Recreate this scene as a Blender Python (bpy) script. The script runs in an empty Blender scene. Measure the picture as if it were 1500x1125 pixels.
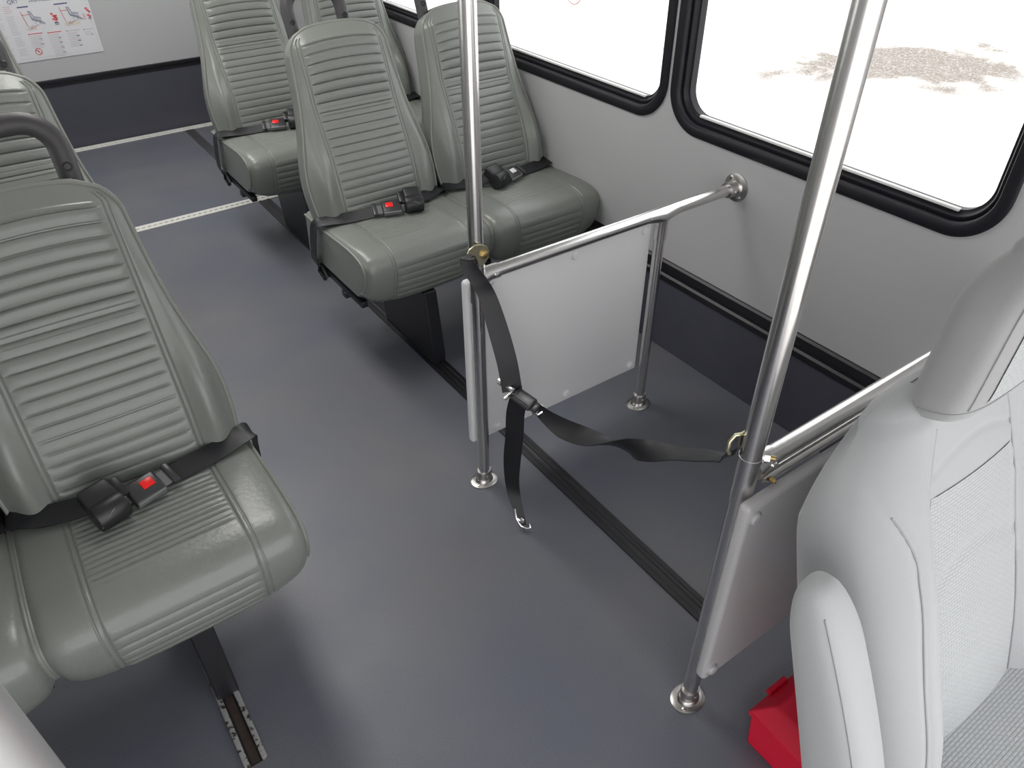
import bpy, bmesh, math, random
from mathutils import Vector, Matrix
random.seed(4)
C = bpy.context.scene.collection
PI = math.pi

# ---------------------------------------------------------------- materials
def mat(name, col, rough=.5, metal=0., bump=0., bscale=200., var=0., vscale=4., spec=.5, bdist=.001,
        sheen=0., coat=0., aniso=0.):
    m = bpy.data.materials.new(name); m.use_nodes = True
    nt = m.node_tree; b = nt.nodes['Principled BSDF']
    b.inputs['Base Color'].default_value = (*col, 1); b.inputs['Roughness'].default_value = rough
    b.inputs['Metallic'].default_value = metal; b.inputs['Specular IOR Level'].default_value = spec
    b.inputs['Sheen Weight'].default_value = sheen; b.inputs['Coat Weight'].default_value = coat
    tc = nt.nodes.new('ShaderNodeTexCoord')
    if var:
        n = nt.nodes.new('ShaderNodeTexNoise'); n.inputs['Scale'].default_value = vscale
        n.inputs['Detail'].default_value = 5
        nt.links.new(tc.outputs['Object'], n.inputs['Vector'])
        mx = nt.nodes.new('ShaderNodeMixRGB'); mx.inputs[1].default_value = (*[c*(1-var) for c in col], 1)
        mx.inputs[2].default_value = (*[min(1, c*(1+var)) for c in col], 1)
        nt.links.new(n.outputs['Fac'], mx.inputs[0]); nt.links.new(mx.outputs[0], b.inputs['Base Color'])
    if bump:
        n2 = nt.nodes.new('ShaderNodeTexNoise'); n2.inputs['Scale'].default_value = bscale
        n2.inputs['Detail'].default_value = 3
        nt.links.new(tc.outputs['Object'], n2.inputs['Vector'])
        bp = nt.nodes.new('ShaderNodeBump'); bp.inputs['Strength'].default_value = bump
        bp.inputs['Distance'].default_value = bdist
        nt.links.new(n2.outputs['Fac'], bp.inputs['Height']); nt.links.new(bp.outputs[0], b.inputs['Normal'])
    return m

M = {}
M['vinyl'] = mat('sage vinyl', (.186, .197, .178), .29, bump=.35, bscale=110, bdist=.0015, var=.07, vscale=9)
M['piping'] = mat('sage piping', (.20, .205, .185), .4)
M['back_shell'] = mat('seat back shell', (.12, .125, .12), .5)
M['steel'] = mat('stainless steel', (.72, .705, .69), .24, metal=1., bump=.05, bscale=60)
M['satin'] = mat('satin steel', (.72, .71, .70), .34, metal=.75)
M['steel_dull'] = mat('dull steel', (.52, .50, .48), .32, metal=1., var=.15, vscale=40)
M['zinc'] = mat('yellow zinc', (.62, .58, .40), .33, metal=1., var=.15, vscale=60)
M['brass'] = mat('brass bolt', (.50, .36, .16), .35, metal=1.)
M['black_metal'] = mat('black painted metal', (.014, .014, .017), .38, bump=.1, bscale=300)
M['black_rubber'] = mat('black rubber', (.012, .011, .014), .42, bump=.25, bscale=250)
M['black_plastic'] = mat('black plastic', (.013, .013, .015), .38, bump=.15, bscale=400)
M['handle'] = mat('charcoal foam grip', (.045, .042, .045), .5, bump=.2, bscale=300)
M['frame_black'] = mat('window frame black', (.011, .010, .014), .45, spec=.3)
M['wall'] = mat('grey wall panel', (.445, .445, .45), .42, bump=.12, bscale=350, var=.03, vscale=3)
M['ceiling'] = mat('ceiling white', (.60, .60, .60), .6)
M['carpet'] = mat('navy wall vinyl', (.060, .061, .080), .6, bump=.25, bscale=500, var=.12, vscale=14)
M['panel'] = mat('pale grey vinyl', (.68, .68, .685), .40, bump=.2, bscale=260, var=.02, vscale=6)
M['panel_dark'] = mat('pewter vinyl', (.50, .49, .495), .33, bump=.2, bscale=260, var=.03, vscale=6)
M['cloth'] = mat('grey seat cloth', (.375, .382, .388), .85, bump=.5, bscale=900, sheen=.3, bdist=.0006)
M['cloth_dark'] = mat('headrest cloth', (.30, .30, .302), .85, bump=.5, bscale=900, sheen=.3, bdist=.0006)
M['stitch'] = mat('grey stitching', (.30, .31, .315), .8)
M['red'] = mat('red plastic', (.78, .010, .045), .35, bump=.08, bscale=200)
M['button'] = mat('red release button', (.80, .012, .012), .3)
M['white_mark'] = mat('white marking', (.75, .74, .72), .5)
M['buckle'] = mat('dark buckle plastic', (.035, .035, .038), .3)
M['webgrey'] = mat('buckle grey', (.15, .15, .155), .35)
M['chrome'] = mat('chrome', (.82, .80, .79), .12, metal=1.)
M['paper'] = mat('poster paper', (.66, .66, .68), .45)
M['ink'] = mat('poster ink grey', (.33, .34, .40), .6)
M['ink_dark'] = mat('poster ink violet', (.12, .11, .22), .6)
M['ink_red'] = mat('poster ink red', (.62, .10, .10), .6)
M['ink_pink'] = mat('poster ink pink', (.62, .45, .46), .6)
M['ink_cream'] = mat('poster ink cream', (.64, .60, .52), .6)
M['ink_pale'] = mat('poster ink pale', (.50, .51, .54), .6)
M['sticker_red'] = mat('sticker red', (.75, .30, .26), .6)
M['alu'] = mat('aluminium', (.72, .71, .66), .42, metal=.15, var=.10, vscale=60)
M['dark_slot'] = mat('dark slot', (.01, .01, .01), .7)

def webbing():
    m = mat('seat belt webbing', (.010, .010, .013), .40)
    nt = m.node_tree; b = nt.nodes['Principled BSDF']
    tc = nt.nodes.new('ShaderNodeTexCoord'); w = nt.nodes.new('ShaderNodeTexWave')
    w.inputs['Scale'].default_value = 220; w.inputs['Distortion'].default_value = 1
    nt.links.new(tc.outputs['Object'], w.inputs['Vector'])
    bp = nt.nodes.new('ShaderNodeBump'); bp.inputs['Strength'].default_value = .3; bp.inputs['Distance'].default_value = .0006
    nt.links.new(w.outputs['Fac'], bp.inputs['Height']); nt.links.new(bp.outputs[0], b.inputs['Normal'])
    return m
M['web'] = webbing()

def floor_mat():
    m = mat('vinyl floor', (.085, .090, .108), .42, spec=.45)
    nt = m.node_tree; b = nt.nodes['Principled BSDF']
    tc = nt.nodes.new('ShaderNodeTexCoord')
    n = nt.nodes.new('ShaderNodeTexNoise'); n.inputs['Scale'].default_value = 2.2; n.inputs['Detail'].default_value = 6
    nt.links.new(tc.outputs['Object'], n.inputs['Vector'])
    r = nt.nodes.new('ShaderNodeValToRGB')
    r.color_ramp.elements[0].position = .36; r.color_ramp.elements[0].color = (.112, .120, .150, 1)
    r.color_ramp.elements[1].position = .68; r.color_ramp.elements[1].color = (.142, .142, .152, 1)
    nt.links.new(n.outputs['Fac'], r.inputs[0])
    s = nt.nodes.new('ShaderNodeTexNoise'); s.inputs['Scale'].default_value = 420
    nt.links.new(tc.outputs['Object'], s.inputs['Vector'])
    mx = nt.nodes.new('ShaderNodeMixRGB'); mx.blend_type = 'OVERLAY'; mx.inputs[0].default_value = .35
    nt.links.new(r.outputs[0], mx.inputs[1]); nt.links.new(s.outputs['Fac'], mx.inputs[2])
    nt.links.new(mx.outputs[0], b.inputs['Base Color'])
    n3 = nt.nodes.new('ShaderNodeTexNoise'); n3.inputs['Scale'].default_value = 5; n3.inputs['Detail'].default_value = 6
    nt.links.new(tc.outputs['Object'], n3.inputs['Vector'])
    mr = nt.nodes.new('ShaderNodeMapRange'); mr.inputs['To Min'].default_value = .34; mr.inputs['To Max'].default_value = .52
    nt.links.new(n3.outputs['Fac'], mr.inputs['Value']); nt.links.new(mr.outputs[0], b.inputs['Roughness'])
    bp = nt.nodes.new('ShaderNodeBump'); bp.inputs['Strength'].default_value = .12; bp.inputs['Distance'].default_value = .001
    nt.links.new(s.outputs['Fac'], bp.inputs['Height']); nt.links.new(bp.outputs[0], b.inputs['Normal'])
    return m
M['floor'] = floor_mat()

def insert_mat():
    m = mat('ribbed insert cloth', (.49, .505, .51), .85, sheen=.3)
    nt = m.node_tree; b = nt.nodes['Principled BSDF']
    tc = nt.nodes.new('ShaderNodeTexCoord'); mp = nt.nodes.new('ShaderNodeMapping')
    mp.inputs['Rotation'].default_value = (0, 0, 0); mp.inputs['Scale'].default_value = (1, 1, 1)
    w = nt.nodes.new('ShaderNodeTexBrick'); w.inputs['Scale'].default_value = 55
    w.inputs['Mortar Size'].default_value = .09; w.inputs['Mortar Smooth'].default_value = .8
    w.inputs['Color1'].default_value = (1, 1, 1, 1); w.inputs['Color2'].default_value = (.9, .9, .9, 1)
    w.inputs['Mortar'].default_value = (0, 0, 0, 1)
    w.inputs['Brick Width'].default_value = .7; w.inputs['Row Height'].default_value = .3
    nt.links.new(tc.outputs['UV'], mp.inputs['Vector']); nt.links.new(mp.outputs[0], w.inputs['Vector'])
    bp = nt.nodes.new('ShaderNodeBump'); bp.inputs['Strength'].default_value = .55; bp.inputs['Distance'].default_value = .0015
    nt.links.new(w.outputs['Color'], bp.inputs['Height']); nt.links.new(bp.outputs[0], b.inputs['Normal'])
    mx = nt.nodes.new('ShaderNodeMixRGB'); mx.inputs[1].default_value = (.37, .385, .39, 1); mx.inputs[2].default_value = (.43, .447, .452, 1)
    nt.links.new(w.outputs['Color'], mx.inputs[0]); nt.links.new(mx.outputs[0], b.inputs['Base Color'])
    return m
M['insert'] = insert_mat()

def rust_mat():
    m = mat('worn seat track', (.25, .22, .2), .5, metal=.5)
    nt = m.node_tree; b = nt.nodes['Principled BSDF']
    tc = nt.nodes.new('ShaderNodeTexCoord')
    n = nt.nodes.new('ShaderNodeTexNoise'); n.inputs['Scale'].default_value = 90; n.inputs['Detail'].default_value = 6
    nt.links.new(tc.outputs['Object'], n.inputs['Vector'])
    r = nt.nodes.new('ShaderNodeValToRGB')
    r.color_ramp.elements[0].position = .38; r.color_ramp.elements[0].color = (.05, .035, .028, 1)
    r.color_ramp.elements[1].position = .47; r.color_ramp.elements[1].color = (.36, .355, .35, 1)
    nt.links.new(n.outputs['Fac'], r.inputs[0]); nt.links.new(r.outputs[0], b.inputs['Base Color'])
    return m
M['rust'] = rust_mat()
M['rust_dark'] = mat('rusty channel bed', (.035, .022, .018), .7, var=.6, vscale=60)

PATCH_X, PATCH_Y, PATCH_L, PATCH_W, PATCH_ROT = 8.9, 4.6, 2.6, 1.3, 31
def ground_mat():
    m = mat('concrete outside', (.62, .60, .57), .9)
    nt = m.node_tree; b = nt.nodes['Principled BSDF']
    tc = nt.nodes.new('ShaderNodeTexCoord')
    n = nt.nodes.new('ShaderNodeTexNoise'); n.inputs['Scale'].default_value = 1.1; n.inputs['Detail'].default_value = 6
    n.inputs['Roughness'].default_value = .62
    nt.links.new(tc.outputs['Object'], n.inputs['Vector'])
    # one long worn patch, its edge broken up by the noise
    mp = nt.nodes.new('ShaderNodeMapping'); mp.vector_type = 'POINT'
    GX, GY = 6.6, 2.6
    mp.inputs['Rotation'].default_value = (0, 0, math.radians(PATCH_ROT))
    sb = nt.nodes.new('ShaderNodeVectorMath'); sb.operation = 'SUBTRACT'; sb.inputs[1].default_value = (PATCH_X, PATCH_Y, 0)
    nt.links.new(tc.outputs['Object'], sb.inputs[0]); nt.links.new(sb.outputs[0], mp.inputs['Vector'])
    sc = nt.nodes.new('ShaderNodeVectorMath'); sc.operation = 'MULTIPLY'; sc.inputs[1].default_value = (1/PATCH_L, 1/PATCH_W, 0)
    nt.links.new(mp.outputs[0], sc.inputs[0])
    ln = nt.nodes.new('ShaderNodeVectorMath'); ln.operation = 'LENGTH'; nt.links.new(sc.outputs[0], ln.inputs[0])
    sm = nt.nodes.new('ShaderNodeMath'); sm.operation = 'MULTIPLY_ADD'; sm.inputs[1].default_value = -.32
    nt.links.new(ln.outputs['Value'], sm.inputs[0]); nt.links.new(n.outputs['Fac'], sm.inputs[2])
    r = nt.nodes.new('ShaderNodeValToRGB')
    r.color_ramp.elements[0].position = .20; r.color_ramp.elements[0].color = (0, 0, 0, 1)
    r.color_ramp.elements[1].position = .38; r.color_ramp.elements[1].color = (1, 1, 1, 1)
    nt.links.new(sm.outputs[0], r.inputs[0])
    v = nt.nodes.new('ShaderNodeTexVoronoi'); v.feature = 'DISTANCE_TO_EDGE'; v.inputs['Scale'].default_value = 9
    n2 = nt.nodes.new('ShaderNodeTexNoise'); n2.inputs['Scale'].default_value = 6
    nt.links.new(tc.outputs['Object'], n2.inputs['Vector'])
    ad = nt.nodes.new('ShaderNodeVectorMath'); ad.operation = 'ADD'
    nt.links.new(tc.outputs['Object'], ad.inputs[0]); nt.links.new(n2.outputs['Color'], ad.inputs[1])
    nt.links.new(ad.outputs[0], v.inputs['Vector'])
    rv = nt.nodes.new('ShaderNodeValToRGB')
    rv.color_ramp.elements[0].position = .0; rv.color_ramp.elements[0].color = (1, 1, 1, 1)
    rv.color_ramp.elements[1].position = .30; rv.color_ramp.elements[1].color = (.62, .62, .62, 1)
    nt.links.new(v.outputs['Distance'], rv.inputs[0])
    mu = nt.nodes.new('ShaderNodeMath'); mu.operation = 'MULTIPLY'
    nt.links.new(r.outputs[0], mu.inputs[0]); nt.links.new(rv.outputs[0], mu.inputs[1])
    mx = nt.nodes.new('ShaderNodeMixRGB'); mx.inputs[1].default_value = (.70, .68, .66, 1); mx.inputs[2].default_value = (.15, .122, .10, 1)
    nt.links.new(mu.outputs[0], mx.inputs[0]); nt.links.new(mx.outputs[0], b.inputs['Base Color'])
    return m
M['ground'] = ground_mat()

def glass_mat():
    m = bpy.data.materials.new('window glass'); m.use_nodes = True
    nt = m.node_tree; nt.nodes.clear()
    o = nt.nodes.new('ShaderNodeOutputMaterial'); t = nt.nodes.new('ShaderNodeBsdfTransparent')
    t.inputs['Color'].default_value = (.93, .94, .94, 1)
    g = nt.nodes.new('ShaderNodeBsdfGlossy'); g.inputs['Roughness'].default_value = .02
    g_ = nt.nodes.new('ShaderNodeLayerWeight'); g_.inputs['Blend'].default_value = .5
    pw = nt.nodes.new('ShaderNodeMath'); pw.operation = 'POWER'; pw.inputs[1].default_value = 5
    nt.links.new(g_.outputs['Facing'], pw.inputs[0])
    f = nt.nodes.new('ShaderNodeMath'); f.operation = 'MULTIPLY_ADD'; f.inputs[1].default_value = .8; f.inputs[2].default_value = .04
    nt.links.new(pw.outputs[0], f.inputs[0])
    mx = nt.nodes.new('ShaderNodeMixShader')
    nt.links.new(f.outputs[0], mx.inputs[0]); nt.links.new(t.outputs[0], mx.inputs[1]); nt.links.new(g.outputs[0], mx.inputs[2])
    nt.links.new(mx.outputs[0], o.inputs[0])
    return m
M['glass'] = glass_mat()

# ---------------------------------------------------------------- mesh building
class MB:
    """collects shapes into one mesh; several material slots possible"""
    def __init__(s): s.v = []; s.f = []; s.mi = []; s.uv = None; s.mats = []
    def slot(s, m):
        if m not in s.mats: s.mats.append(m)
        return s.mats.index(m)
    def add(s, vs, fs, m=None, T=None):
        k = len(s.v)
        for p in vs:
            p = Vector(p)
            s.v.append(T @ p if T else p)
        mi = s.slot(m) if m else 0
        for f in fs: s.f.append(tuple(i+k for i in f)); s.mi.append(mi)
        return s
    def build(s, name, m=None, parent=None, loc=None, sharp=35, label=None, bevel=0):
        me = bpy.data.meshes.new(name); me.from_pydata([tuple(p) for p in s.v], [], s.f)
        mats = s.mats or [m]
        for x in mats: me.materials.append(M[x])
        for p, i in zip(me.polygons, s.mi): p.material_index = i
        bm = bmesh.new(); bm.from_mesh(me); bmesh.ops.recalc_face_normals(bm, faces=bm.faces); bm.to_mesh(me); bm.free()
        me.shade_smooth(); me.set_sharp_from_angle(angle=math.radians(sharp))
        o = bpy.data.objects.new(name, me); C.objects.link(o)
        if parent: o.parent = parent
        if loc: o.location = loc
        if label: o['label'] = label
        if bevel:
            b = o.modifiers.new('bevel', 'BEVEL'); b.width = bevel; b.segments = 3; b.limit_method = 'ANGLE'
        return o

def box(mb, c, s, m=None, T=None, bev=0., seg=2):
    bm = bmesh.new(); bmesh.ops.create_cube(bm, size=1)
    for v in bm.verts: v.co = Vector((c[0]+v.co.x*s[0], c[1]+v.co.y*s[1], c[2]+v.co.z*s[2]))
    if bev: bmesh.ops.bevel(bm, geom=bm.edges[:], offset=bev, segments=seg, affect='EDGES', profile=.5)
    bm.verts.index_update()
    mb.add([v.co.copy() for v in bm.verts], [tuple(v.index for v in f.verts) for f in bm.faces], m, T); bm.free(); return mb

def frames(pts, closed=False):
    n = len(pts); out = []; up = None
    for i in range(n):
        if closed: t = pts[(i+1) % n]-pts[i-1]
        else: t = pts[min(i+1, n-1)]-pts[max(i-1, 0)]
        t.normalize()
        if up is None:
            a = Vector((0, 0, 1)) if abs(t.z) < .9 else Vector((0, 1, 0))
            up = (a-t*a.dot(t)).normalized()
        else:
            up = (up-t*up.dot(t))
            up.normalize()
        out.append((t, up, t.cross(up)))
    return out

def tube(mb, pts, r, n=16, m=None, cap=True, closed=False, T=None):
    pts = [Vector(p) for p in pts]; fr = frames(pts, closed); vs = []; fs = []
    for i, (p, (t, u, w)) in enumerate(zip(pts, fr)):
        rr = r[i] if isinstance(r, (list, tuple)) else r
        for k in range(n):
            a = 2*PI*k/n; vs.append(p+u*math.cos(a)*rr+w*math.sin(a)*rr)
    L = len(pts)
    for i in range(L if closed else L-1):
        j = (i+1) % L
        for k in range(n): fs.append((i*n+k, i*n+(k+1) % n, j*n+(k+1) % n, j*n+k))
    if cap and not closed: fs.append(tuple(range(n))[::-1]); fs.append(tuple((L-1)*n+k for k in range(n)))
    return mb.add(vs, fs, m, T)

def lathe(mb, prof, n=32, m=None, T=None, ex=1., ey=1.):
    vs = []; fs = []
    for r, z in prof:
        for k in range(n):
            a = 2*PI*k/n; vs.append((r*math.cos(a)*ex, r*math.sin(a)*ey, z))
    L = len(prof)
    for i in range(L-1):
        for k in range(n): fs.append((i*n+k, i*n+(k+1) % n, (i+1)*n+(k+1) % n, (i+1)*n+k))
    fs.append(tuple(range(n))[::-1]); fs.append(tuple((L-1)*n+k for k in range(n)))
    return mb.add(vs, fs, m, T)

def smooth_path(pts, sub=8):
    P = [Vector(p) for p in pts]; out = []
    for i in range(len(P)-1):
        p0 = P[max(i-1, 0)]; p1 = P[i]; p2 = P[i+1]; p3 = P[min(i+2, len(P)-1)]
        for k in range(sub):
            t = k/sub
            out.append(.5*((2*p1)+(p2-p0)*t+(2*p0-5*p1+4*p2-p3)*t*t+(3*p1-p0-3*p2+p3)*t**3))
    out.append(P[-1]); return out

def ribbon(mb, pts, sides, w, th=.0018, m=None, sub=6, T=None, curl=0.):
    """strap: centre points, the direction across it at each point, its width"""
    n = len(pts)
    P = smooth_path(pts, sub); S = smooth_path(sides, sub)
    W = smooth_path([(x, 0, 0) for x in (w if isinstance(w, (list, tuple)) else [w]*n)], sub)
    NA = 6; vs = []; fs = []
    L = len(P)
    for i in range(L):
        t = (P[min(i+1, L-1)]-P[max(i-1, 0)]).normalized(); s = S[i]-t*S[i].dot(t)
        s = s.normalized() if s.length > 1e-5 else Vector((1, 0, 0)); nn = t.cross(s); hw = W[i].x/2
        for k in range(NA+1):
            a = -1+2*k/NA; c = P[i]+s*a*hw+nn*curl*(a*a-.5)*hw; vs.append(c+nn*th/2)
        for k in range(NA+1):
            a = 1-2*k/NA; c = P[i]+s*a*hw+nn*curl*(a*a-.5)*hw; vs.append(c-nn*th/2)
    R = 2*(NA+1)
    for i in range(L-1):
        for k in range(R): fs.append((i*R+k, i*R+(k+1) % R, (i+1)*R+(k+1) % R, (i+1)*R+k))
    fs.append(tuple(range(R))[::-1]); fs.append(tuple((L-1)*R+k for k in range(R)))
    return mb.add(vs, fs, m, T)

def lerp_table(tab, x):
    if x <= tab[0][0]: return tab[0][1]
    for (a, p), (b, q) in zip(tab, tab[1:]):
        if x <= b:
            t = (x-a)/(b-a); t = t*t*(3-2*t) if False else t
            return p+(q-p)*t
    return tab[-1][1]
def smooth_table(tab, x, h=.02):
    return sum(lerp_table(tab, x+h*k) for k in (-2, -1, 0, 1, 2))/5

def thing(name, label, cat, loc=(0, 0, 0), group=None):
    o = bpy.data.objects.new(name, None); C.objects.link(o); o.location = loc; o.empty_display_size = .1
    o['label'] = label; o['category'] = cat
    if group: o['group'] = group
    return o
def tag(o, label, cat, group=None):
    o['label'] = label; o['category'] = cat
    if group: o['group'] = group
    return o
def struct(o, label=None):
    o['kind'] = 'structure'
    if label: o['label'] = label
    return o
def sgn(x): return -1 if x < 0 else 1
def gauss(x, c, s): return math.exp(-((x-c)/s)**2)

# ---------------------------------------------------------------- passenger seat
def columns(w, c):
    bp = [-w, -(c+.014), -(c-.005), c-.005, c+.014, w]; n = [14, 12, 28, 12, 14]; xs = []
    for (a, b), k in zip(zip(bp, bp[1:]), n):
        xs += [a+(b-a)*i/k for i in range(k)]
    return xs+[w]
TILT = math.radians(20)
BV = .588                       # backrest length
BW = [(0, .205), (.06, .214), (.13, .220), (.19, .217), (.25, .204), (.31, .188), (.37, .176), (.45, .166), (.54, .158), (.62, .152)]
def bw(v):
    w = smooth_table(BW, v, .015)
    r = .055
    if v > BV-r:
        d = v-(BV-r); w = w-r+math.sqrt(max(0, r*r-d*d))
    return w
def bc(v): return lerp_table([(0, .130), (.40, .131), (.62, .127)], v)
RP = .0262
def back_front(x, v, w):
    a = abs(x)/w if w > 1e-4 else 1
    n = .026*(1-a**5)*min(1, (BV-v)/.05+.15)
    n += .038*gauss(abs(x), .178, .030)*gauss(v, .15, .13)*(1-a**14)       # side bolsters
    n += .015*gauss(v, .17, .10)*(1-a**2)                                    # lumbar
    n -= .012*gauss(v, .375, .06)*(1-min(1, abs(x)/.16)**4)                   # hollow above the lumbar pad
    c = min(bc(v), w-.024)
    for off in (0, .009):
        n -= .0026*gauss(abs(x), c+off, .0016)*(1 if v < BV-.02 else 0)
    if abs(x) < c-.004 and .0 < v < BV-.035:
        k = (v+.006)/RP; fr = k-math.floor(k)
        d = min(fr, 1-fr)
        fade = min(1, (c-.004-abs(x))/.008)
        big = 1.25 if v > .375 else .85
        # pillow with a sharp lower stitch
        n += big*fade*(.0022*(1-(2*d-1)**2)-.0036*math.exp(-(d/.05)**2))
        if .352 < v < .372: n += .002*fade
    return n
TB = Matrix.Translation((0, .318, .400)) @ Matrix.Rotation(-TILT, 4, 'X')      # x across, y rearwards, z up the back
def make_backrest(name='backrest'):
    mb = MB(); NU = 80; NV = 290; ring = []
    vs = []; fs = []
    us = [-math.cos(PI*(.5+.5*0)) for _ in range(0)]
    R = NU+1+8
    for j in range(NV+1):
        v = BV*j/NV; w = bw(v); arch = .020*smooth_table([(0, 0), (.35, 0), (BV, 1)], v, .01)
        for x in columns(w, min(bc(v), w-.024)):
            vs.append((x, -back_front(x, v, w), v+arch*(1-(x/.16)**2)))
        for q, dd in ((1, .022), (1.012, .05), (1., .078), (.93, .098), (-.93, .098), (-1., .078), (-1.012, .05), (-1, .022)):
            x = q*w; vs.append((x, dd*(.92 if v < .5 else .92-.25*(v-.5)/.11), v+arch*(1-(min(abs(x), w)/.16)**2)))
    for j in range(NV):
        for i in range(R): fs.append((j*R+i, j*R+(i+1) % R, (j+1)*R+(i+1) % R, (j+1)*R+i))
    fs.append(tuple(range(R))[::-1])
    # domed top: two shrinking rings
    base = NV*R; prev = base
    for (k, up) in ((.9, .004), (.6, .007)):
        st = len(vs)
        cy = sum(vs[base+i][1] for i in range(R))/R
        for i in range(R):
            p = vs[base+i]; vs.append((p[0]*(.96+.04*k), cy+(p[1]-cy)*k, p[2]+up))
        for i in range(R): fs.append((prev+i, prev+(i+1) % R, st+(i+1) % R, st+i))
        prev = st
    fs.append(tuple(prev+i for i in range(R)))
    mb.add(vs, fs, 'vinyl', TB)
    return mb
def back_piping():
    mb = MB(); pts = []
    J = 60
    L = []
    for j in range(J+1):
        v = BV*j/J; w = bw(v); arch = .020*smooth_table([(0, 0), (.35, 0), (BV, 1)], v, .01)
        L.append((w, v+arch*(1-(w/.16)**2)))
    pts = [(-w-.0015, .0, z) for w, z in L]
    wt = L[-1][0]
    for k in range(1, 12):
        x = -wt+2*wt*k/12; pts.append((x, .0, BV+.0215*(1-(x/.16)**2)))
    pts += [(w+.0015, .0, z) for w, z in reversed(L)]
    tube(mb, pts, .0042, 8, 'piping', T=TB)
    return mb

PROF = [(.46, .430), (.30, .438), (.18, .445), (.09, .449), (.052, .447), (.024, .439), (.008, .424), (.002, .404), (.004, .372), (.014, .335), (.032, .300), (.056, .282)]
CW = .2225
def make_cushion():
    P = smooth_path([(0, a, b) for a, b in PROF], 24)
    # resample
    D = [0]
    for a, b in zip(P, P[1:]): D.append(D[-1]+(b-a).length)
    tot = D[-1]; NS = 230; pts = []
    k = 0
    for j in range(NS+1):
        s = tot*j/NS
        while k < len(D)-2 and D[k+1] < s: k += 1
        t = (s-D[k])/max(1e-9, D[k+1]-D[k]); pts.append((P[k].lerp(P[k+1], t), s))
    NU = 80; vs = []; fs = []; R = NU+1
    nose0 = .385; nose1 = .462
    for j in range(NS+1):
        p, s = pts[j]; a = pts[max(0, j-1)][0]; b = pts[min(NS, j+1)][0]
        t = (b-a).normalized(); nrm = Vector((0, t.z, -t.y))
        w = CW-.006*max(0, (.12-s)/.12)
        lo = max(0, (s-.47)/(tot-.47)) if tot > .47 else 0
        cornx = 0
        for x in columns(w, .130):
            au = abs(x)/w
            h = .010*(1-au**6)
            h -= .006*max(0, (au-.93)/.07)**2
            ax = abs(x)
            # front corners turn back a little
            h -= .007*max(0, (au-.86)/.14)**2*max(0, min(1, (s-.34)/.10))
            for off in (0, .010):
                h -= .0024*gauss(ax, .130+off, .0016)
            if ax < .127:
                fade = min(1, (.127-ax)/.006)
                if .13 < s < nose0:
                    f = (s-.13)/.0152; d = abs(f-round(f)); h += fade*(.0014*(1-(2*d-1)**2)-.0016*math.exp(-(d/.10)**2)) - fade*.0005
                elif s > nose1:
                    f = (s-nose1)/.0225; d = abs(f-round(f)); h += fade*(.0020*(1-(2*d-1)**2)-.0024*math.exp(-(d/.07)**2))
            vs.append((x, p.y+nrm.y*h, p.z+nrm.z*h+.024*au**5*lo-.010*(1-au*au)*lo))
    for j in range(NS):
        for i in range(NU): fs.append((j*R+i, j*R+i+1, (j+1)*R+i+1, (j+1)*R+i))
    # underside and rear closing ring
    st = len(vs)
    for x in (-CW, CW):
        vs.append((x, .46, .292)); vs.append((x, .09, .294))
    # bottom strip
    top0 = 0; topR = NU; botL = NS*R; botR = NS*R+NU
    def row(j): return [j*R+i for i in range(R)]
    fs.append(tuple(row(NS))+(st+3, st+1))                     # front bottom edge -> under
    fs.append((st+1, st+3, st+2, st+0))                        # underside
    fs.append((st+0, st+2)+tuple(reversed(row(0))))            # rear
    # sides
    for side, (xa, ib, ia) in enumerate(((-1, st+0, st+1), (1, st+2, st+3))):
        col = [j*R+(0 if xa < 0 else NU) for j in range(0, NS+1)]
        loop = col+[ia, ib]
        cx = sum(vs[q][1] for q in loop)/len(loop); cz = sum(vs[q][2] for q in loop)/len(loop)
        cx = .22; cz = .36
        prev = loop
        for (k, out) in ((.965, .003), (.80, .0045)):
            b0 = len(vs)
            for q in loop:
                p = vs[q]; vs.append((p[0]+xa*out, cx+(p[1]-cx)*k, cz+(p[2]-cz)*k))
            cur = list(range(b0, b0+len(loop)))
            for i in range(len(loop)):
                j = (i+1) % len(loop); fs.append((prev[i], prev[j], cur[j], cur[i]))
            prev = cur
        fs.append(tuple(prev))
    mb = MB(); mb.add(vs, fs, 'vinyl')
    pip = []
    for xa in (-1, 1):
        pp = MB()
        q = [vs[j*R+(0 if xa < 0 else NU)] for j in range(0, NS+1, 4)]
        tube(pp, [(x+xa*.001, y-.0005, z+.001) for x, y, z in q], .0040, 8, 'piping'); pip.append(pp)
    return mb, pip
def handle_mb():
    mb = MB(); T = TB
    zt = BV+.015; h = .112; hw = .086; r = .055
    pts = [(-hw, .055, zt-.02), (-hw, .055, zt+h-r)]
    for k in range(1, 9):
        a = PI/2*k/8; pts.append((-hw+r*(1-math.cos(a)), .055, zt+h-r+r*math.sin(a)))
    for k in range(0, 9):
        a = PI/2*(1-k/8); pts.append((hw-r*(1-math.cos(a)), .055, zt+h-r+r*math.sin(a)))
    pts += [(hw, .055, zt-.02)]
    tube(mb, pts, .0195, 20, 'handle', T=T)
    return mb
def handle_screw(sx):
    mb = MB()
    T = TB @ Matrix.Translation((sx*.086, .055-.0185, BV+.040)) @ Matrix.Rotation(PI/2, 4, 'X')
    lathe(mb, [(.0085, -.002), (.0085, .002), (.006, .003), (.0055, .0005), (.003, .0005), (.0028, .002)], 16, 'black_metal', T)
    return mb

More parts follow.
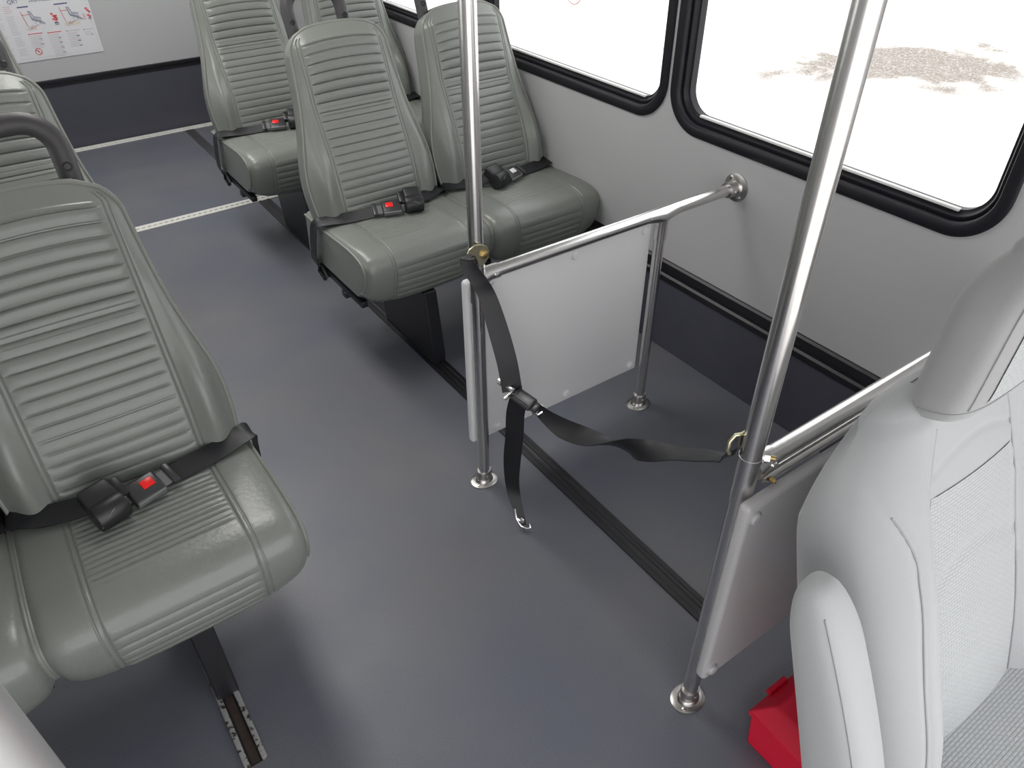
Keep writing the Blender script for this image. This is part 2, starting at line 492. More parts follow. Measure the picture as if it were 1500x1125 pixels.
def belt_parts(s, k=1.):
    """strap pieces of a lap belt; s=+1: buckle tongue on the -x side"""
    out = {}
    X = lambda x, y, z: (s*x, y, z)
    z0 = .466
    # strap from the side anchor over the edge to the buckle
    st = MB()
    pts = [X(-.222, .40, .262), X(-.242, .375, .30), X(-.243, .345, .40), X(-.236, .325, .446), X(-.212, .305, .459), X(-.15, .282, .462), X(-.085, .268, .463), X(-.05, .262, .466)]
    sides = [(0, .8, .3), (0, .95, .2), (0, 1, .1), (0, .95, -.1), (0, .95, .15), (0, .9, .30), (0, .9, .36), (0, .9, .36)]
    ribbon(st, pts, sides, [.046, .046, .047, .047, .046, .045, .042, .038], m='web')
    out['seat_belt'] = st
    # strap from the retractor to the far side
    st = MB()
    pts = [X(.075, .258, .475), X(.115, .272, .468), X(.165, .290, .464), X(.208, .315, .462), X(.228, .34, .440), X(.232, .37, .36)]
    sides = [(0, .9, .3), (.1, .9, .2), (0, .95, .2), (0, 1, .05), (0, 1, -.1), (0, 1, 0)]
    ribbon(st, pts, sides, [.046, .047, .047, .047, .046, .045], m='web')
    out['far_strap'] = st
    ang = s*math.radians(18)
    Tb = Matrix.Translation((s*-.008, .238, .476)) @ Matrix.Rotation(-ang, 4, 'Z') @ Matrix.Rotation(math.radians(24), 4, 'X')
    bk = MB(); box(bk, (0, 0, 0), (.062, .050, .020), 'buckle', Tb, .006, 3)
    box(bk, (s*-.042, 0, -.004), (.026, .034, .004), 'webgrey', Tb, .001, 1)
    box(bk, (s*-.054, 0, .0), (.014, .048, .010), 'buckle', Tb, .003, 2)
    box(bk, (0, -.024, .001), (.058, .006, .015), 'webgrey', Tb, .002, 2)
    out['buckle'] = bk
    bt = MB(); box(bt, (s*-.008, .004, .0095), (.024, .019, .005), None, Tb, .002, 2)
    out['release_button'] = bt
    Tr = Matrix.Translation((s*.062, .222, .487)) @ Matrix.Rotation(-ang, 4, 'Z') @ Matrix.Rotation(math.radians(28), 4, 'X')
    rt = MB()
    Td = Tr @ Matrix.Translation((0, -.012, 0)) @ Matrix.Rotation(PI/2, 4, 'Y')
    lathe(rt, [(.018, -.030), (.026, -.028), (.028, -.022), (.028, .022), (.026, .028), (.018, .030)], 28, 'black_plastic', Td)
    box(rt, (0, .018, .004), (.058, .050, .036), 'black_plastic', Tr, .007, 3)
    box(rt, (s*-.036, .016, .002), (.020, .044, .016), 'black_plastic', Tr, .004, 2)
    tube(rt, [Tr @ Vector((s*.029, -.036, .008)), Tr @ Vector((s*.004, -.026, .0275)), Tr @ Vector((s*-.034, -.010, .014))], .0011, 6, 'webgrey')
    out['retractor'] = rt
    return out

def copy_tree(o, parent=None, top=True):
    c = o.copy(); C.objects.link(c)
    if parent: c.parent = parent
    for ch in list(o.children): copy_tree(ch, c, False)
    return c

# seat units: two seats on one frame. side=+1: aisle seat on the -x side (window side right)
cush_mb, pip_mb = make_cushion()
back_mb = make_backrest(); bpip_mb = back_piping()
SH = {}
def shared(key, mb, name, parent, **kw):
    if key in SH:
        o = bpy.data.objects.new(name, SH[key]); C.objects.link(o); o.parent = parent
    else:
        o = mb().build(name, parent=parent, **kw); SH[key] = o.data
    return o
def make_unit(side, label, loc, group):
    root = thing('double_passenger_seat', label, 'bus seat', loc, group)
    for idx, dx in enumerate((0, side*.452)):
        c = shared('cushion', lambda: cush_mb, 'cushion', root); c.location = (dx, 0, 0)
        for q_ in (0, 1): shared('cpip%d' % q_, lambda: pip_mb[q_], 'piping', c)
        b = shared('backrest', lambda: back_mb, 'backrest', root); b.location = (dx, 0, 0)
        shared('bpip', lambda: bpip_mb, 'piping', b)
        h = shared('handle', handle_mb, 'grab_handle', root); h.location = (dx-.026 if side > 0 else dx+.015, 0, 0)
        for sx in (-1, 1): shared('hscrew%d' % sx, lambda: handle_screw(sx), 'screw', h)
        s = side if idx == 0 else -side
        bp = {}
        sb = shared('sb%d' % s, lambda: belt_parts(s)['seat_belt'], 'seat_belt', root); sb.location = (dx, 0, 0)
        bl = shared('bk%d' % s, lambda: belt_parts(s)['buckle'], 'buckle', sb)
        shared('fs%d' % s, lambda: belt_parts(s)['far_strap'], 'strap', sb)
        rt = shared('rt%d' % s, lambda: belt_parts(s)['retractor'], 'retractor', sb)
        key = 'bt%d%d' % (s, idx)
        if key in SH:
            bt = bpy.data.objects.new('release_button', SH[key]); C.objects.link(bt); bt.parent = sb
        else:
            bt = belt_parts(s)['release_button'].build('release_button', 'button' if idx == 0 else 'white_mark', sb); SH[key] = bt.data
        bt['label'] = 'red release button' if idx == 0 else 'white buckle tag'
    def leg():
        mb = MB()
        # pedestal: box leaning back at the top
        vs = []; fs = []
        for z, y0, y1, w in ((0.0, .0, .34, .046), (.03, -.002, .345, .046), (.262, .030, .40, .046)):
            for x, y in ((-w/2, y0), (w/2, y0), (w/2, y1), (-w/2, y1)): vs.append((x, y, z))
        for i in range(2):
            for k in range(4): fs.append((i*4+k, i*4+(k+1) % 4, (i+1)*4+(k+1) % 4, (i+1)*4+k))
        fs.append((3, 2, 1, 0)); fs.append((8, 9, 10, 11))
        mb.add(vs, fs, 'black_metal'); return mb
    l = shared('leg', leg, 'pedestal_leg', root, bevel=.004); l.location = (-side*.005 if side > 0 else .0, .0 if side > 0 else .065, 0.004)
    if not l.modifiers:
        b = l.modifiers.new('bevel', 'BEVEL'); b.width = .004; b.segments = 3
    def rail():
        mb = MB()
        for x in (-.205, .19, .26, .655):
            box(mb, (side*x, .27, .258), (.022, .36, .022), 'black_metal', None, .003)
        for y in (.22, .40): box(mb, (side*.225, y, .238), (.89, .03, .022), 'black_metal', None, .003)
        box(mb, (side*.225, .415, .35), (.86, .03, .20), 'black_metal', None, .004)
        # belt anchor bracket
        for x in (-.222,):
            tube(mb, [(side*x, .385, .272), (side*x, .40, .245), (side*x, .36, .232), (side*x, .335, .250), (side*x, .37, .276)], .008, 8, 'black_plastic')
        return mb
    shared('rail%d' % side, rail, 'seat_frame', root)
    return root
G = 'double passenger seats in sage green vinyl'
make_unit(1, 'sage green double seat right of the aisle, just behind the white barrier panel', (.985, 1.82, 0), G)
make_unit(1, 'rear right sage green double seat, under the windows and nearest the back wall', (.985, 2.79, 0), G)
make_unit(-1, 'nearest sage green double seat, left foreground, beside the exposed floor track', (0, .982, 0), G)
make_unit(-1, 'left side sage green double seat directly behind the nearest left foreground seat', (0, 1.82, 0), G)
make_unit(-1, 'rearmost left sage green double seat at the edge of the photo, beside the wall poster', (0, 2.70, 0), G)

# ---------------------------------------------------------------- bus shell
XR = 1.66; XL = -.70; YB = 4.71; YF = -.85; ZC = 2.02
def rrect(y0, y1, z0, z1, r, n=12):
    pts = []
    for cx, cz, a0 in ((y1-r, z1-r, 0), (y0+r, z1-r, 90), (y0+r, z0+r, 180), (y1-r, z0+r, 270)):
        for k in range(n+1):
            a = math.radians(a0+90*k/n); pts.append((cx+r*math.cos(a), cz+r*math.sin(a)))
    return pts
def wall_with_holes(name, outer, holes, x, th, m):
    cu = bpy.data.curves.new(name, 'CURVE'); cu.dimensions = '2D'; cu.fill_mode = 'BOTH'; cu.extrude = th/2
    for lp in [outer]+holes:
        sp = cu.splines.new('POLY'); sp.points.add(len(lp)-1); sp.use_cyclic_u = True
        for p, (a, b) in zip(sp.points, lp): p.co = (a, b, 0, 1)
    o = bpy.data.objects.new(name+'_tmp', cu); C.objects.link(o)
    me = bpy.data.meshes.new_from_object(o.evaluated_get(bpy.context.evaluated_depsgraph_get()))
    bpy.data.objects.remove(o)
    # local (a,b,c) -> world (x+c, a, b)
    me.transform(Matrix(((0, 0, 1, x), (1, 0, 0, 0), (0, 1, 0, 0), (0, 0, 0, 1))))
    me.materials.clear(); me.materials.append(M[m])
    w = bpy.data.objects.new(name, me); C.objects.link(w); return w
WIN = [(.585, 1.562), (1.576, 2.553), (2.567, 3.544), (3.558, 4.535)]
Z0, Z1 = .738, 1.52; FW = .046
def holes(side): 
    ws = WIN if side > 0 else WIN[1:]
    return [rrect(a+.029, b-.029, Z0+.029, Z1-.029, .090) for a, b in ws]
outerR = [(YF, 0), (YB, 0), (YB, ZC), (YF, ZC)]
wr = wall_with_holes('wall_right', outerR, holes(1), XR+.025, .05, 'wall'); struct(wr)
outerL = [(-.25, 0), (YB, 0), (YB, ZC), (YF, ZC), (YF, 1.9), (-.25, 1.9)]
wl = wall_with_holes('wall_left', outerL, holes(-1), XL-.025, .05, 'wall'); struct(wl)
mb = MB(); box(mb, ((XR+XL)/2, YB+.025, ZC/2), (XR-XL+.1, .05, ZC)); struct(mb.build('wall_rear', 'wall'))
mb = MB(); box(mb, ((XR+XL)/2, (YB+YF)/2, ZC+.025), (XR-XL+.1, YB-YF, .05)); struct(mb.build('ceiling', 'ceiling'))
mb = MB(); box(mb, ((XR+XL)/2, (YB+YF)/2, -.03), (XR-XL+.1, YB-YF, .06)); struct(mb.build('floor', 'floor'))
# dark vinyl lower band and black moulding
def band(name, c, s, m): 
    mb = MB(); box(mb, c, s, m, None, .001, 1); return struct(mb.build(name, m))
band('baseboard_right', (XR-.002, (YB+YF)/2, .125), (.006, YB-YF, .25), 'carpet')
band('baseboard_left', (XL+.002, (YB-.25)/2, .125), (.006, YB+.25, .25), 'carpet')
band('baseboard_rear', ((XR+XL)/2, YB-.002, .165), (XR-XL, .006, .33), 'carpet')
def moulding(name, a, b, z, h, nrm):
    a = Vector(a); b = Vector(b); d = (b-a); L = d.length; d.normalize(); n = Vector(nrm)
    prof = [(0, 0), (.009, .002), (.010, h*.28), (.004, h*.36), (.004, h*.5), (.011, h*.58), (.012, h*.92), (.006, h), (0, h)]
    vs = []; fs = []
    for p in (a, b):
        for o_, zz in prof: vs.append((p.x+n.x*o_, p.y+n.y*o_, z+zz))
    k = len(prof)
    for i in range(k-1): fs.append((i, i+1, k+i+1, k+i))
    fs.append(tuple(range(k))); fs.append(tuple(range(k, 2*k)))
    mb = MB(); mb.add(vs, fs, 'black_rubber'); return struct(mb.build(name))
moulding('trim_1', (XR, YF, 0), (XR, YB, 0), .250, .075, (-1, 0, 0))
moulding('trim_2', (XL, -.25, 0), (XL, YB, 0), .250, .075, (1, 0, 0))
moulding('trim_3', (XL, YB, 0), (XR, YB, 0), .325, .038, (0, -1, 0))

def window(n, side, y0, y1):
    xw = XR if side > 0 else XL; d = -side                     # d: towards the cabin
    mb = MB()
    # stepped black frame: flange proud of the wall, then lips going outwards
    def loopring(off, x): return [(x, a, b) for a, b in rrect(y0+off, y1-off, Z0+off, Z1-off, .118-off*.95, 16)]
    steps = [(0, 0), (0, .005), (.004, .008), (.026, .009), (.029, .006), (.031, .0), (.032, -.010), (.036, -.008), (.040, -.008), (.043, -.012), (.045, -.020), (.048, -.022), (.052, -.022), (.052, -.045)]
    rings = [loopring(o_, xw+d*t) for o_, t in steps]
    vs = [p for r in rings for p in r]; K = len(rings[0]); fs = []
    for i in range(len(rings)-1):
        for k in range(K): fs.append((i*K+k, i*K+(k+1) % K, (i+1)*K+(k+1) % K, (i+1)*K+k))
    mb.add(vs, fs, 'frame_black')
    nm = 'window_%d' % n
    o = struct(mb.build(nm, sharp=50))
    g = MB(); gl = [(a, b) for a, b in rrect(y0+.045, y1-.045, Z0+.045, Z1-.045, .07, 12)]
    vs = [(xw-d*.030, a, b) for a, b in gl]+[(xw-d*.034, a, b) for a, b in gl]; K = len(gl)
    fs = [tuple(range(K)), tuple(range(K, 2*K))[::-1]]+[(k, (k+1) % K, K+(k+1) % K, K+k) for k in range(K)]
    g.add(vs, fs, 'glass'); g.build('pane', parent=o)
    s_ = MB(); box(s_, (xw-d*.022, (y0+y1)/2, Z0+.053), (.012, y1-y0-.21, .006), 'white_mark', None, .001, 1)
    s_.build('sill_strip', parent=o, label='bright metal drain strip')
    return o
k = 1
wins = []
for (a, b) in WIN: wins.append(window(k, 1, a, b)); k += 1
for (a, b) in WIN[1:]: window(k, -1, a, b); k += 1
# faint no-entry style sticker on the second window's glass
mb = MB()
T = Matrix.Translation((XR+.027, 2.056, 1.028)) @ Matrix.Rotation(-PI/2, 4, 'Y')
pts = [(math.cos(2*PI*i/40)*.042, math.sin(2*PI*i/40)*.042, 0) for i in range(40)]
tube(mb, pts, .0016, 6, 'sticker_red', closed=True, T=T)
tube(mb, [(-.030, .030, 0), (.030, -.030, 0)], .0014, 6, 'sticker_red', T=T)
mb.build('no_smoking_sticker', parent=wins[1])

# floor tracks
def alu_track(n, y, w=.052):
    mb = MB(); x0, x1 = XL+.02, XR-.02
    box(mb, ((x0+x1)/2, y-w*.29, .002), (x1-x0, w*.42, .005), 'alu', None, .001, 1)
    box(mb, ((x0+x1)/2, y+w*.29, .002), (x1-x0, w*.42, .005), 'alu', None, .001, 1)
    box(mb, ((x0+x1)/2, y, .0008), (x1-x0, w*.4, .0022), 'dark_slot')
    x = x0+.02
    while x < x1-.02:
        box(mb, (x, y, .0018), (.010, w*.17, .0036), 'alu'); x += .025
    return struct(mb.build('trim_%d' % n))
alu_track(4, 3.465); alu_track(5, 4.665)
# long black seat track right of the aisle (with rubber infill), and its continuation
def long_track(n, x, y0, y1, w):
    mb = MB(); vs = []; fs = []
    h = w/2
    prof = [(-h, 0), (-h, .004), (-h*.55, .0055), (-h*.45, .0030), (-h*.1, .0030), (0, .0045), (h*.1, .0030), (h*.45, .0030), (h*.55, .0055), (h, .004), (h, 0)]
    for y in (y0, y1):
        for a, b in prof: vs.append((x+a, y, b))
    K = len(prof)
    for i in range(K-1): fs.append((i, i+1, K+i+1, K+i))
    fs.append(tuple(range(K))); fs.append(tuple(range(K, 2*K)))
    mb.add(vs, fs, 'black_rubber'); return struct(mb.build('trim_%d' % n))
long_track(6, .974, .545, 3.44, .056)
mb = MB(); box(mb, (.974, 4.06, .0015), (.05, 1.15, .004), 'steel_dull', None, .001, 1); struct(mb.build('trim_7'))
# open worn channel under the nearest left seat
mb = MB()
for sx in (-1, 1):
    box(mb, (-.003+sx*.0175, 1.40, .004), (.011, 1.045, .010), 'rust', None, .002, 2)
box(mb, (-.003, 1.40, .0010), (.026, 1.045, .0024), 'dark_slot')
box(mb, (-.003, 1.40, .0024), (.016, 1.04, .001), 'rust_dark')
struct(mb.build('trim_8'), 'worn open seat track with rusty channel')
mb = MB(); box(mb, (.970, .10, .0008), (.004, .40, .0016), 'alu'); struct(mb.build('trim_9'))

# ---------------------------------------------------------------- barriers
def flange_mb(lab=None):
    mb = MB()
    lathe(mb, [(.040, .0), (.040, .003), (.036, .005), (.026, .006), (.0235, .012), (.0215, .014), (.0215, .040), (.0205, .042), (.0165, .042)], 36, 'steel_dull', None, 1., 1.)
    for a in (0.6, 0.6+PI): lathe(mb, [(.006, 0), (.006, .002), (.003, .0035)], 12, 'chrome', Matrix.Translation((math.cos(a)*.031, math.sin(a)*.031, .0055)))
    T = Matrix.Translation((0, -.0215, .027)) @ Matrix.Rotation(PI/2, 4, 'X')
    lathe(mb, [(.0045, 0), (.0045, .0015), (.002, .003)], 12, 'chrome', T)
    # oval foot
    for v in mb.v: pass
    return mb
def padded_panel(x0, x1, z0, z1, y, th, m):
    mb = MB(); NX, NZ = 36, 36; vs = []; fs = []
    box_c = None
    r = .010
    bm = bmesh.new()
    bmesh.ops.create_cube(bm, size=1)
    for v in bm.verts: v.co = Vector(((x0+x1)/2+v.co.x*(x1-x0), y+v.co.y*th, (z0+z1)/2+v.co.z*(z1-z0)))
    bmesh.ops.bevel(bm, geom=bm.edges[:], offset=r, segments=5, affect='EDGES', profile=.5)
    bm.verts.index_update()
    mb.add([v.co.copy() for v in bm.verts], [tuple(v.index for v in f.verts) for f in bm.faces], m); bm.free()
    return mb
def snap_mb(m='panel'):
    mb = MB(); T = Matrix.Rotation(PI/2, 4, 'X')
    lathe(mb, [(.0145, -.001), (.0140, .0012), (.0118, .0006), (.0114, .0034), (.0095, .0062), (.004, .0074)], 24, m, T); return mb
def barrier(label, px, py, py_panel, zr, snaps, panel_m, ptop, rng):
    root = thing('grab_pole_barrier', label, 'barrier', (px, py, 0))
    L = lambda p: (p[0]-px, p[1]-py, p[2])
    mb = MB(); tube(mb, [(0, 0, .004), (0, 0, zr)], .0160, 32, 'steel'); tube(mb, [(0, 0, zr), (0, 0, ZC-.004)], .0175, 32, 'steel')
    p = mb.build('pole', parent=root)
    # sleeve joint at the rail
    mb = MB(); tube(mb, [(0, 0, zr-.065), (0, 0, zr-.064), (0, 0, zr+.03), (0, 0, zr+.031)], [.0165, .0185, .0185, .0165], 32, 'steel')
    tube(mb, [(.012, 0, zr-.004), (.030, 0, zr), (.055, 0, zr), (.056, 0, zr)], [.022, .0185, .0185, .0165], 28, 'steel')
    T = Matrix.Translation((.043, -.018, zr)) @ Matrix.Rotation(PI/2, 4, 'X')
    lathe(mb, [(.006, 0), (.006, .003), (.0025, .0045)], 12, 'chrome', T)
    mb.build('sleeve_joint', parent=root)
    xw = XR-px
    mb = MB(); tube(mb, [(.02, 0, zr), (xw-.004, 0, zr)], .0160, 32, 'steel'); mb.build('rail', parent=root)
    f = flange_mb().build('floor_flange', parent=root)
    fw = flange_mb().build('wall_flange', parent=root); fw.rotation_euler = (0, -PI/2, 0); fw.location = (xw, 0, zr)
    fc = flange_mb().build('ceiling_flange', parent=root); fc.rotation_euler = (PI, 0, 0); fc.location = (0, 0, ZC)
    # short post
    xp = 1.377-px
    mb = MB(); tube(mb, [(xp, 0, .004), (xp, 0, zr-.01)], .0150, 28, 'steel'); mb.build('post', parent=root)
    mb = MB(); tube(mb, [(xp, 0, zr-.075), (xp, 0, zr-.074), (xp, 0, zr-.03), (xp, 0, zr-.006)], [.0155, .0178, .0178, .021], 28, 'steel')
    tube(mb, [(xp-.055, 0, zr), (xp-.03, 0, zr-.002), (xp, 0, zr-.006), (xp+.03, 0, zr-.002), (xp+.055, 0, zr)], [.0165, .0185, .0215, .0185, .0165], 28, 'steel')
    T = Matrix.Translation((xp+.018, 0, zr-.055)) @ Matrix.Rotation(PI/2, 4, 'Y')
    lathe(mb, [(.0055, 0), (.0055, .004), (.0025, .006)], 12, 'chrome', T)
    mb.build('tee_joint', parent=root)
    fp = flange_mb().build('floor_flange', parent=root); fp.location = (xp, 0, 0)
    for o in (f, fp): o.scale = (1.0, .82, 1)
    x0, x1, z0, z1 = rng
    dy = py_panel-py
    pn = padded_panel(x0-px, x1-px, z0, z1, dy, .024, panel_m).build('panel', parent=root, sharp=60)
    for sx, sz in snaps:
        o = shared('snap_'+panel_m, lambda: snap_mb(panel_m), 'snap_button', pn); o.location = (sx-px, dy-.012, sz)
    return root
SN = [(.856, .597), (1.100, .600), (1.342-.005, .600), (1.342-.005, .160), (1.095, .160), (.856, .158)]
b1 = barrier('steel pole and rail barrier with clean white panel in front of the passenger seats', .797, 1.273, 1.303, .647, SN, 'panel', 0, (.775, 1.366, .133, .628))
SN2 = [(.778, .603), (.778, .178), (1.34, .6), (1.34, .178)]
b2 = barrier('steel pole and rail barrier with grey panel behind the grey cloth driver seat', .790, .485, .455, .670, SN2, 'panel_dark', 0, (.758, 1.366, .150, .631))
mb = MB(); tube(mb, [(.03, -.012, .640), (.040, -.012, .640), (.84, -.012, .640)], [.006, .009, .009], 16, 'steel'); mb.build('support_bar', parent=b2)
mb = MB()
T = Matrix.Translation((.038, -.021, .645)) @ Matrix.Rotation(PI/2, 4, 'X'); lathe(mb, [(.005, 0), (.005, .004), (.003, .010)], 12, 'brass', T)
mb.build('rivet', parent=b2)
mb = MB()
T = Matrix.Translation((.012, -.012, .700)) @ Matrix.Rotation(-.6, 4, 'Z') @ Matrix.Rotation(PI/2, 4, 'X')
T = Matrix.Translation((.013, -.010, .698)) @ Matrix.Rotation(.75, 4, 'Z') @ Matrix.Rotation(PI/2, 4, 'X')
lathe(mb, [(.013, 0), (.013, .003)], 24, 'chrome', T); lathe(mb, [(.009, .003), (.009, .012), (.008, .0125)], 6, 'chrome', T); lathe(mb, [(.0045, .012), (.0045, .021), (.003, .022)], 12, 'brass', T)
mb.build('bolt', parent=b2)
# yellow-zinc strap brackets
mb = MB()
T = Matrix.Translation((-.006, -.0195, .718)) @ Matrix.Rotation(PI/2, 4, 'X') @ Matrix.Scale(1.25, 4)
def plate(mb, outline, th, m, T):
    K = len(outline); vs = [(a, b, 0) for a, b in outline]+[(a, b, th) for a, b in outline]
    mb.add(vs, [tuple(range(K))[::-1], tuple(range(K, 2*K))]+[(k, (k+1) % K, K+(k+1) % K, K+k) for k in range(K)], m, T)
plate(mb, [(-.020, .013), (-.008, .018), (.006, .015), (.017, .008), (.021, -.003), (.018, -.015), (.008, -.026), (-.001, -.024), (-.005, -.010), (-.009, -.002), (-.018, .002), (-.024, .006)], .003, 'zinc', T)
lathe(mb, [(.008, .003), (.008, .007), (.004, .009)], 6, 'brass', T @ Matrix.Translation((.009, -.004, 0)))
mb.build('strap_bracket', parent=b1, label='yellow zinc plated strap bracket')
mb = MB()
tube(mb, [(-.008, .018, .735), (-.020, .022, .736), (-.027, .024, .726), (-.028, .024, .708), (-.024, .022, .700)], .0032, 10, 'zinc')
plate(mb, [(-.01, -.012), (.01, -.012), (.01, .016), (-.01, .016)], .003, 'zinc', Matrix.Translation((0, .0205, .722)) @ Matrix.Rotation(PI/2, 4, 'X'))
mb.build('strap_bracket', parent=b2, label='yellow zinc plated strap bracket')

# ---------------------------------------------------------------- strap across the gap
sr = thing('barrier_strap', 'black webbing strap hung between the two steel poles, loose end dangling', 'strap', (.785, .88, .45))
o_ = Vector((.785, .88, .45))
def loc(ps): return [Vector(p)-o_ for p in ps]
mb = MB()
ribbon(mb, loc([(.762, 1.258, .716), (.756, 1.244, .714), (.758, 1.236, .695), (.772, 1.222, .665), (.784, 1.208, .625), (.785, 1.172, .560), (.786, 1.140, .490), (.786, 1.120, .420)]),
       [(.6, -.7, 0), (.6, -.7, 0), (.7, -.6, 0), (.8, -.5, .1), (.9, -.45, .1), (.85, -.5, .1), (.85, -.5, .1), (.85, -.5, .1)], [.028, .034, .036, .036, .040, .046, .047, .047], m='web', sub=8, curl=.08)
mb.build('upper_strap', parent=sr)
mb = MB()
cs = [(.795, 1.030, .420, 60, .026), (.79, .985, .427, 55, .034), (.786, .93, .440, 45, .043), (.784, .88, .460, 38, .044), (.783, .835, .480, 18, .043), (.783, .79, .502, -18, .041),
      (.782, .75, .524, -62, .040), (.781, .71, .548, -108, .040), (.780, .66, .580, -142, .040), (.779, .61, .615, -165, .036), (.776, .565, .648, -165, .034), (.773, .53, .672, -178, .030), (.768, .513, .686, -185, .030), (.766, .507, .704, -185, .030)]
ribbon(mb, loc([c_[:3] for c_ in cs]), [(math.cos(math.radians(c_[3])), 0, math.sin(math.radians(c_[3]))) for c_ in cs], [c_[4] for c_ in cs], m='web', sub=8, curl=.12)
mb.build('cross_strap', parent=sr)
mb = MB()
ribbon(mb, loc([(.790, 1.096, .420), (.788, 1.110, .360), (.787, 1.113, .290), (.786, 1.122, .200), (.786, 1.123, .130), (.786, 1.112, .080), (.782, 1.080, .035), (.780, 1.066, .012)]),
       [(.8, -.55, 0), (.7, -.55, 0), (.6, -.55, 0), (.55, -.65, 0), (.5, -.6, 0), (.5, -.3, .1), (.5, .0, .3), (.5, .1, .3)], [.044, .044, .044, .044, .038, .032, .022, .020], m='web', sub=8)
mb.build('loose_end', parent=sr)
# cam buckle: body lies along the strap
d = Vector((.01, -.125, -.004)).normalized()
A = Vector((.787, 1.120, .418)); Bp = Vector((.795, 1.030, .420))
xax = (Bp-A).normalized(); zax = Vector((-.45, -.15, 1)); zax = (zax-xax*zax.dot(xax)).normalized(); yax = zax.cross(xax)
Tk = Matrix.Translation(A-o_) @ Matrix((xax, yax, zax)).transposed().to_4x4()
mb = MB(); box(mb, (.040, 0, .002), (.062, .034, .012), 'buckle', Tk, .004, 3); box(mb, (.048, 0, .010), (.046, .018, .006), 'webgrey', Tk, .002, 2)
box(mb, (.078, 0, .0), (.022, .026, .008), 'buckle', Tk, .003, 2)
mb.build('cam_buckle', parent=sr)
mb = MB(); tube(mb, [Tk @ Vector(p) for p in [(.0, -.026, .002), (.0, .026, .002)]], .0045, 12, 'chrome')
box(mb, (-.014, .0, .012), (.052, .012, .011), 'chrome', Tk, .003, 2)
box(mb, (-.036, .0, .012), (.018, .017, .015), 'chrome', Tk, .004, 2)
tube(mb, [Tk @ Vector(p) for p in [(.0, .0, -.002), (.085, -.002, -.002), (.085, -.014, .0), (.100, -.010, .002), (.104, .0, .002), (.100, .010, .002), (.085, .014, .002)]], .0028, 10, 'chrome')
mb.build('buckle_bar', parent=sr, label='shiny chrome buckle bar')
mb = MB()
tube(mb, loc([(.776, 1.096, .052), (.770, 1.080, .034), (.773, 1.066, .018), (.784, 1.055, .010), (.792, 1.050, .014), (.793, 1.056, .022)]), .0032, 10, 'chrome')
box(mb, tuple(Vector((.777, 1.074, .030))-o_), (.014, .022, .012), 'chrome', None, .003, 2)
mb.build('strap_hook', parent=sr, label='small chrome hook on the dangling end')

# ---------------------------------------------------------------- driver seat
ds = thing('driver_seat', 'light grey cloth bucket seat for the driver with raised armrest, right foreground', 'driver seat', (.989, .144, -.186))
DT = math.radians(19.7)
DW = [(-.10, .240), (0, .252), (.15, .262), (.30, .266), (.42, .256), (.48, .245), (.53, .216), (.56, .185), (.60, .145), (.64, .118), (.70, .10)]
TD = Matrix.Translation((0, 0, .50)) @ Matrix.Rotation(-DT, 4, 'X')
def loft(mb, rows, m, T=None, capa=True, capb=True):
    R = len(rows[0]); vs = [p for r in rows for p in r]; fs = []
    for j in range(len(rows)-1):
        for i in range(R): fs.append((j*R+i, j*R+(i+1) % R, (j+1)*R+(i+1) % R, (j+1)*R+i))
    if capa: fs.append(tuple(range(R))[::-1])
    if capb: fs.append(tuple((len(rows)-1)*R+i for i in range(R)))
    return mb.add(vs, fs, m, T)
def dseam(v): return lerp_table([(-.1, .118), (0, .124), (.2, .130), (.38, .124), (.50, .100), (.56, .085), (.62, .070)], v)
def dfront(x, v, w):
    a = min(1, abs(x)/w)
    bol = .070*smooth_table([(-.1, .7), (.1, 1), (.35, .9), (.48, .45), (.56, .10), (.7, 0)], v, .02)
    c = dseam(v)
    ax = abs(x)
    t = max(0, min(1, (ax-c+.012)/max(.02, (w-c)*.62)))
    n = .035+bol*(t*t*(3-2*t))
    n += .012*gauss(v, .12, .14)*(1-min(1, ax/.2)**2)
    # roll over the outer edge
    e = max(0, (a-.62)/.38); n -= (bol*.9+.055)*(1-math.sqrt(max(0, 1-e*e)))
    n -= .0035*gauss(ax, c, .0035)
    n -= .0030*gauss(ax, c+(w-c)*(.60+.34*max(0, min(1, (v-.40)/.11))**1.5), .0030)*(1 if v < .5 else 0)
    if ax < c: 
        n -= .003*gauss(v, .27+.05*(1-(ax/c)**2), .012)
        n -= .004*gauss(v, .47+.03*(1-(ax/c)**2), .005)
        n += .006*(1-(ax/c)**2)
    return n
def drive_back():
    mb = MB(); NU = 90; rows = []
    NV = 130
    for j in range(NV+1):
        v = -.08+.655*j/NV; w = smooth_table(DW, v, .012)
        top = max(0, (v-.56)/.06); tk = 1-.75*max(0, min(1, (v-.42)/.18))
        r = []
        for i in range(NU+1):
            u = -1+2*i/NU; u = math.sin(u*PI/2)*.35+u*.65; x = u*w
            r.append((x, -dfront(x, v, w)+.02*top, v))
        for q, dd in ((1.0, .045), (.97, .075), (.85, .095), (.5, .105), (-.5, .105), (-.85, .095), (-.97, .075), (-1.0, .045)):
            r.append((q*w, dd*tk-.0*top, v))
        rows.append(r)
    b = rows[-1]; cy = sum(p[1] for p in b)/len(b)
    for sc, sy, dv in ((.93, .93, .010), (.80, .80, .018), (.5, .6, .024)): rows.append([(p[0]*sc, cy+(p[1]-cy)*sy, p[2]+dv) for p in b])
    loft(mb, rows, 'cloth', TD)
    return mb
db = drive_back().build('backrest', parent=ds, sharp=60)
